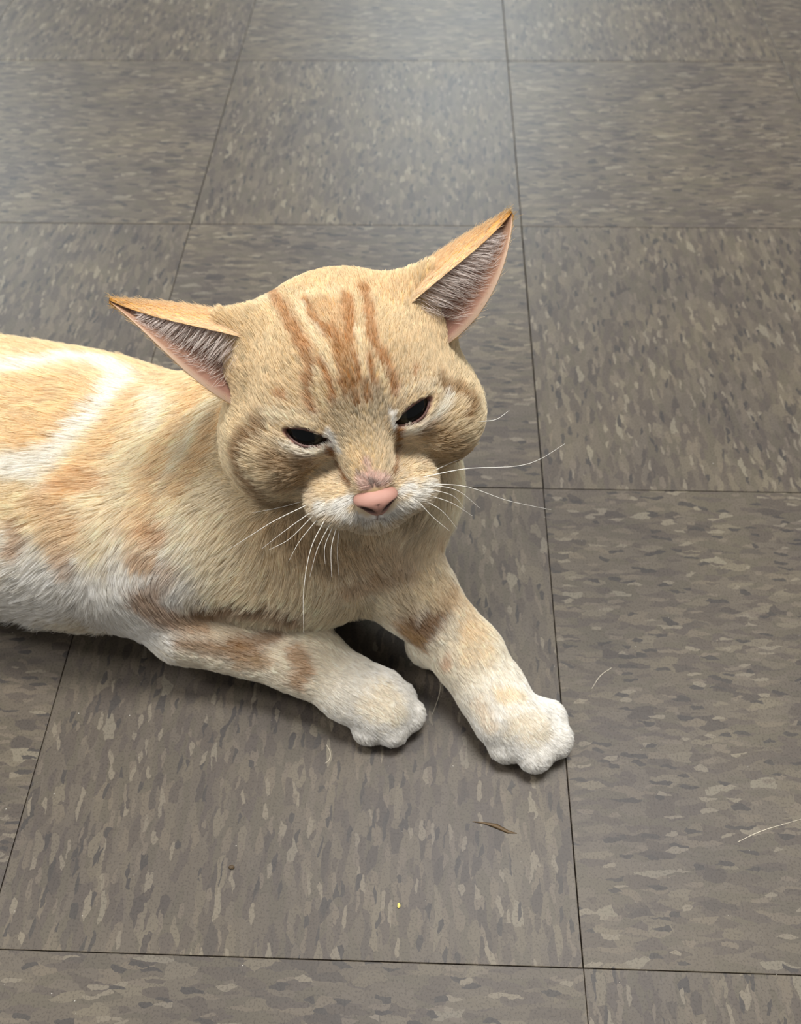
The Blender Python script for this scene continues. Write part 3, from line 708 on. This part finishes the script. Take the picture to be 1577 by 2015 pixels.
fur = add_curves('fur', Ph, rad, hc, M_fur, body); fur['kind'] = 'stuff'

# ------------------------------------------------------------------ ear hair
EP, EC = [], []
for k, (wo, wi) in enumerate(EAR_GRIDS):
    nv, nu = wo.shape[:2]
    def at_grid(g, v, u):
        i = np.clip((v * (nv - 1)).astype(int), 0, nv - 2); j = np.clip((u * (nu - 1)).astype(int), 0, nu - 2)
        fv_, fu = (v * (nv - 1) - i)[:, None], (u * (nu - 1) - j)[:, None]
        return g[i, j] * (1 - fv_) * (1 - fu) + g[i + 1, j] * fv_ * (1 - fu) + g[i, j + 1] * (1 - fv_) * fu + g[i + 1, j + 1] * fv_ * fu
    n1 = 9000                                                   # short pile on the back of the ear
    v, u = 1 - np.sqrt(rng.random(n1)), rng.random(n1)
    v = np.clip(v, 0, .995)
    p = at_grid(wo, v, u); q = at_grid(wi, v, u); nrm = p - q; nrm /= np.linalg.norm(nrm, axis=1, keepdims=True) + 1e-9
    f = at_grid(wo, np.minimum(v + .05, 1), u) - at_grid(wo, np.maximum(v - .05, 0), u); f += rng.normal(0, .0015, f.shape); f /= np.linalg.norm(f, axis=1, keepdims=True) + 1e-9
    l = rng.uniform(.003, .0055, n1) * (1 + .6 * (1 - v) ** 3)
    EP.append(strand(p, nrm, f, l, np.full(n1, .25)))
    tt = v[:, None]; co = srgb((222, 186, 134)) * (1 - tt ** 3) + srgb((172, 122, 54)) * tt ** 3
    rim = np.clip(1 - u / .10, 0, 1)[:, None] * .7 * (1 - tt); co = co * (1 - rim) + srgb((248, 230, 198)) * rim
    EC.append(np.repeat((co * rng.uniform(.85, 1.15, (n1, 1)))[:, None], K, 1) ** .6)
    n2 = 1900                                                   # long pale wisps across the inside
    v = rng.random(n2) ** 1.1 * .66 + .12; u = rng.random(n2) ** 1.3 * .93 + .01
    p = at_grid(wi, v, u); q = at_grid(wo, v, u); nrm = p - q; nrm /= np.linalg.norm(nrm, axis=1, keepdims=True) + 1e-9
    f = at_grid(wi, np.minimum(v + .10, 1), np.ones(n2)) - p
    gap = np.linalg.norm(f, axis=1); f /= gap[:, None] + 1e-9
    f = f + rng.normal(0, .16, (n2, 3)); f /= np.linalg.norm(f, axis=1, keepdims=True)
    l = np.clip(rng.uniform(.35, .85, n2) * gap, .005, .018)
    EP.append(strand(p, nrm, f, l, rng.uniform(.1, .45, n2)))
    EC.append(np.repeat((srgb((244, 232, 224)) * rng.uniform(.8, 1.1, (n2, 1)))[:, None], K, 1))
EP, EC = np.concatenate(EP), np.clip(np.concatenate(EC), 0, .95)
ear_fur = add_curves('ear_fur', EP, np.full((len(EP), 1), .000075) * np.array([1, 1, .9, .6, .2])[None], EC, M_fur, body)
ear_fur['kind'] = 'stuff'

# ------------------------------------------------------------------ eyes: ball (iris, pupil) and rim
def eye_material():
    mt, nt, b = new_mat('eyeball'); L = nt.links.new
    tc = N(nt, 'ShaderNodeTexCoord'); sp = N(nt, 'ShaderNodeSeparateXYZ'); L(tc.outputs['Object'], sp.inputs[0])
    vm = N(nt, 'ShaderNodeVectorMath', operation='NORMALIZE'); L(tc.outputs['Object'], vm.inputs[0])
    L(vm.outputs[0], sp.inputs[0])
    r = ramp(nt, [(0, (70, 52, 44)), (.56, (70, 52, 44)), (.66, (44, 40, 30)), (.84, (52, 48, 36)), (.88, (8, 7, 7)), (1, (6, 6, 6))], False)
    L(sp.outputs['Z'], r.inputs[0]); L(r.outputs[0], b.inputs['Base Color'])
    b.inputs['Roughness'].default_value = .08; b.inputs['Specular IOR Level'].default_value = .35
    return mt
M_eye = eye_material()
def tube(pts, r, seg=8, closed=True):
    pts = np.array(pts); n = len(pts); V, F = [], []
    tg = np.roll(pts, -1, 0) - np.roll(pts, 1, 0) if closed else np.gradient(pts, axis=0)
    tg /= np.linalg.norm(tg, axis=1, keepdims=True); ref = np.array([.13, .31, .94])
    rr = np.broadcast_to(np.asarray(r, float), (n,))
    for p, tt, q in zip(pts, tg, rr):
        x = np.cross(tt, ref); x /= np.linalg.norm(x); y = np.cross(tt, x)
        for k in range(seg):
            an = 2 * math.pi * k / seg; V.append(p + q * (math.cos(an) * x + math.sin(an) * y))
    for i in range(n if closed else n - 1):
        for k in range(seg):
            i2 = (i + 1) % n
            F.append((i * seg + k, i * seg + (k + 1) % seg, i2 * seg + (k + 1) % seg, i2 * seg + k))
    return V, F
for e in EYES:
    bm = bmesh.new(); bmesh.ops.create_uvsphere(bm, u_segments=48, v_segments=32, radius=e['r'] * HS)
    me = bpy.data.meshes.new('eye'); bm.to_mesh(me); bm.free(); me.materials.append(M_eye)
    me.polygons.foreach_set('use_smooth', [True] * len(me.polygons))
    o = bpy.data.objects.new('eye', me); COL.objects.link(o); o.parent = cat
    gaze = HR @ (e['n'] + np.array([0, .15, -.18]))             # pupils look ahead and a little down
    o.location = head_pt(e['c'])[0] - CATM
    o.rotation_euler = Vector(gaze).to_track_quat('Z', 'Y').to_euler()
    pts = []
    for th in np.linspace(0, 2 * math.pi, 48, endpoint=False):
        x = e['w'] * 1.0 * math.cos(th); tq = 1 - math.cos(th) ** 2
        y = (e['up'] if math.sin(th) > 0 else -e['lo']) * tq
        q = e['o'] + e['a'] * x + e['b'] * y
        zz = math.sqrt(max((e['r'] * 1.06) ** 2 - q @ q, .02))
        pts.append(e['c'] + q + e['n'] * zz)
    V, F = tube(head_pt(pts), .0007)
    link_mesh('eyelid_rim', np.array(V) - CATM - np.array(o.location), F, M_rim, None).parent = o
    rim_o = o.children[0]; rim_o.matrix_parent_inverse = Matrix.Identity(4)
    rim_o.matrix_local = o.rotation_euler.to_matrix().to_4x4().inverted()

# ------------------------------------------------------------------ nose leather
def nose_mesh():
    nu, nv = 64, 40; V = []; c = np.array([0, 5.55, -2.15]); shade = []
    for i in range(nv + 1):
        ph = math.pi * i / nv
        for j in range(nu):
            th = 2 * math.pi * j / nu
            d = np.array([math.sin(ph) * math.cos(th), math.sin(ph) * math.sin(th), math.cos(ph)])
            p = d * np.array([1.0, .74, .56 if d[2] > 0 else .66])
            if p[2] < 0: p[2] *= 1.25
            lo = min(max((-p[2] + .05) / .95, 0), 1)
            p[0] *= 1 - .62 * lo ** 1.3
            p[1] += .08 + .02 * lo
            dark = 0
            for sg in (-1, 1):                                  # nostrils: pushed inwards, the shade inside also painted dark
                dn = math.hypot((p[0] - sg * .46) / .30, (p[2] + .30 + .45 * (.46 - abs(p[0]))) / .18)
                if p[1] > 0 and dn < 1.4:
                    k = max(0, 1 - dn / 1.4); p[1] -= .30 * min(1, k * 1.8); dark = max(dark, min(1, k * 2.2))
            if p[1] > 0: p[1] -= .05 * math.exp(-(p[0] / .06) ** 2) * (p[2] < .05)
            V.append(c + p); shade.append(dark)
    F = []
    for i in range(nv):
        for j in range(nu): F.append((i * nu + j, (i + 1) * nu + j, (i + 1) * nu + (j + 1) % nu, i * nu + (j + 1) % nu))
    return np.array(V), F, np.array(shade)
nV, nF, nS = nose_mesh()
def nose_material():
    mt, nt, b = new_mat('nose_leather'); L = nt.links.new
    at = N(nt, 'ShaderNodeAttribute', attribute_name='nostril')
    nz = N(nt, 'ShaderNodeTexNoise'); nz.inputs['Scale'].default_value = 500
    r = ramp(nt, [(0, (180, 134, 118)), (1, (64, 36, 30))], False); L(at.outputs['Fac'], r.inputs[0]); L(r.outputs[0], b.inputs['Base Color'])
    b.inputs['Roughness'].default_value = .5
    bp = N(nt, 'ShaderNodeBump'); bp.inputs['Strength'].default_value = .25; bp.inputs['Distance'].default_value = .0005
    L(nz.outputs['Fac'], bp.inputs['Height']); L(bp.outputs[0], b.inputs['Normal'])
    return mt
nose = link_mesh('nose', head_pt(nV) - CATM, nF, nose_material(), cat); nose['label'] = 'pink nose leather'
na = nose.data.attributes.new('nostril', 'FLOAT', 'POINT'); na.data.foreach_set('value', nS.astype(np.float32))
# ---- WHISK
# ------------------------------------------------------------------ whiskers
M_whisk = plain('whisker', srgb((246, 242, 232)), .35)
def smooth_path(p, n):
    p = np.array(p, float); k = len(p); tt = np.linspace(0, k - 1, n); i = np.clip(tt.astype(int), 0, k - 2); f = (tt - i)[:, None]
    q = np.concatenate([[2 * p[0] - p[1]], p, [2 * p[-1] - p[-2]]])
    a, b_, c, d = q[i], q[i + 1], q[i + 2], q[i + 3]
    return .5 * (2 * b_ + (c - a) * f + (2 * a - 5 * b_ + 4 * c - d) * f ** 2 + (3 * b_ - a - 3 * c + d) * f ** 3)
for w in WHISKERS:
    p = smooth_path(np.array(w) * 1e-4, 16); p[0] = p[0] * 1.15 - p[1] * .15
    V, F = tube(p, np.linspace(.00022, .00005, 16), 6, False)
    link_mesh('whisker', np.array(V) - CATM, F, M_whisk, cat)

# ------------------------------------------------------------------ litter on the floor
def thing(o, label, cat_, group=None):
    o['label'] = label; o['category'] = cat_
    if group: o['group'] = group
    return o
def lump(name, x, y, r, seed, mat):
    rr = random.Random(seed); bm = bmesh.new(); bmesh.ops.create_icosphere(bm, subdivisions=2, radius=1)
    for v in bm.verts:
        k = rr.uniform(.8, 1.2); v.co = Vector((v.co.x * r[0] * k, v.co.y * r[1] * k, v.co.z * r[2] * k))
    zmin = min(v.co.z for v in bm.verts)
    me = bpy.data.meshes.new(name); bm.to_mesh(me); bm.free(); me.materials.append(mat)
    o = bpy.data.objects.new(name, me); COL.objects.link(o); o.location = (x, y, -zmin); return o
thing(lump('crumb', -.0934, .0266, (.0008, .0015, .0007), 1, plain('yellow_crumb', srgb((226, 206, 110)), .6)), 'tiny yellow crumb on the tile below the paws', 'crumb')
thing(lump('crumb', -.1836, .0431, (.0016, .0011, .0007), 2, plain('brown_crumb', srgb((74, 58, 36)), .7)), 'tiny dark brown crumb on the tile left of the yellow one', 'crumb')
# brown sliver laid on the tile to stand in for a gouge
sp = np.array([(-.0543, .0708), (-.0474, .0701), (-.0419, .0684), (-.0350, .0658), (-.0301, .0651)])
spw = [.0002, .0006, .0013, .0009, .00015]; V = []
for (x, y), w in zip(sp, spw):
    for dx, z in ((-w, .0001), (-w * .3, .0001 + w * .55), (w * .6, .0001 + w * .4), (w, .0001)): V.append((x + .0419 + dx * .35, y - .0684 + dx, z))
V[8:12] = [(a + .0006, b_ + .0003, c) for a, b_, c in V[8:12]]
F = [(i * 4 + k, i * 4 + (k + 1) % 4, i * 4 + 4 + (k + 1) % 4, i * 4 + 4 + k) for i in range(4) for k in range(4)]
o = link_mesh('gouge', V, F, plain('gouge', srgb((88, 68, 40)), .6)); o.location = (-.0419, .0684, 0)
thing(o, 'thin brown sliver standing in for a gouge in the tile below the right paw', 'gouge')
M_shed = plain('shed_hair', srgb((226, 214, 190)), .4)
for pts, lab in (([(.0887, .0638), (.1030, .0701), (.1257, .0770)], 'straight pale shed hair at the right edge of the floor'),
                 ([(-.0714, .1563), (-.0732, .1446), (-.0770, .1328)], 'pale shed hair lying between the two forepaws'),
                 ([(.0324, .1660), (.0250, .1604), (.0189, .1516)], 'pale shed hair on the tile right of the outstretched leg'),
                 ([(-.1382, .1125), (-.1358, .1082), (-.1360, .1037), (-.1382, .1015)], 'short curled pale hair on the tile below the left paw')):
    c = np.array([*np.mean(pts, 0), 0]); p = smooth_path([(x, y, .0002) for x, y in pts], 12) - c
    V, F = tube(p, np.concatenate([np.linspace(.00010, .00014, 6), np.linspace(.00014, .00006, 6)]), 6, False)
    o = link_mesh('shed_hair', V, F, M_shed); o.location = c; thing(o, lab, 'hair', 'shed hairs on the floor')
# grit: specks of dust strewn over the tiles
rg_ = random.Random(9)
spots = [(.0298, .3174), (.1235, .3301), (-.0534, .1252), (-.0009, .2794), (-.2881, .1281), (-.2573, .1276), (-.3146, .0707), (-.2898, .0799), (-.258, .017),
         (-.1828, .0545), (-.171, -.0038), (-.2643, -.019), (-.252, -.0219), (-.0648, .102), (.0491, .1807)]
spots = [(x, y, .00042) for x, y in spots] + [(rg_.uniform(-.35, .2), rg_.uniform(-.04, .16), rg_.uniform(.0001, .00022)) for k in range(110)] \
      + [(rg_.uniform(-.5, .4), rg_.uniform(.15, .7), rg_.uniform(.0001, .00028)) for k in range(90)]
V, F = [], []
for x, y, r in spots:
    n = len(V); an = rg_.random() * 3
    for k in range(4): V.append((x + r * math.cos(an + k * 1.57), y + r * rg_.uniform(.5, 1) * math.sin(an + k * 1.57), .0001))
    V.append((x, y, .0001 + r * .8))
    F += [(n + k, n + (k + 1) % 4, n + 4) for k in range(4)]
o = link_mesh('dust_specks', V, F, plain('dust', srgb((214, 208, 196)), .6), smooth=False); o['kind'] = 'stuff'
thing(o, 'pale dust specks strewn over the tile floor', 'dust')
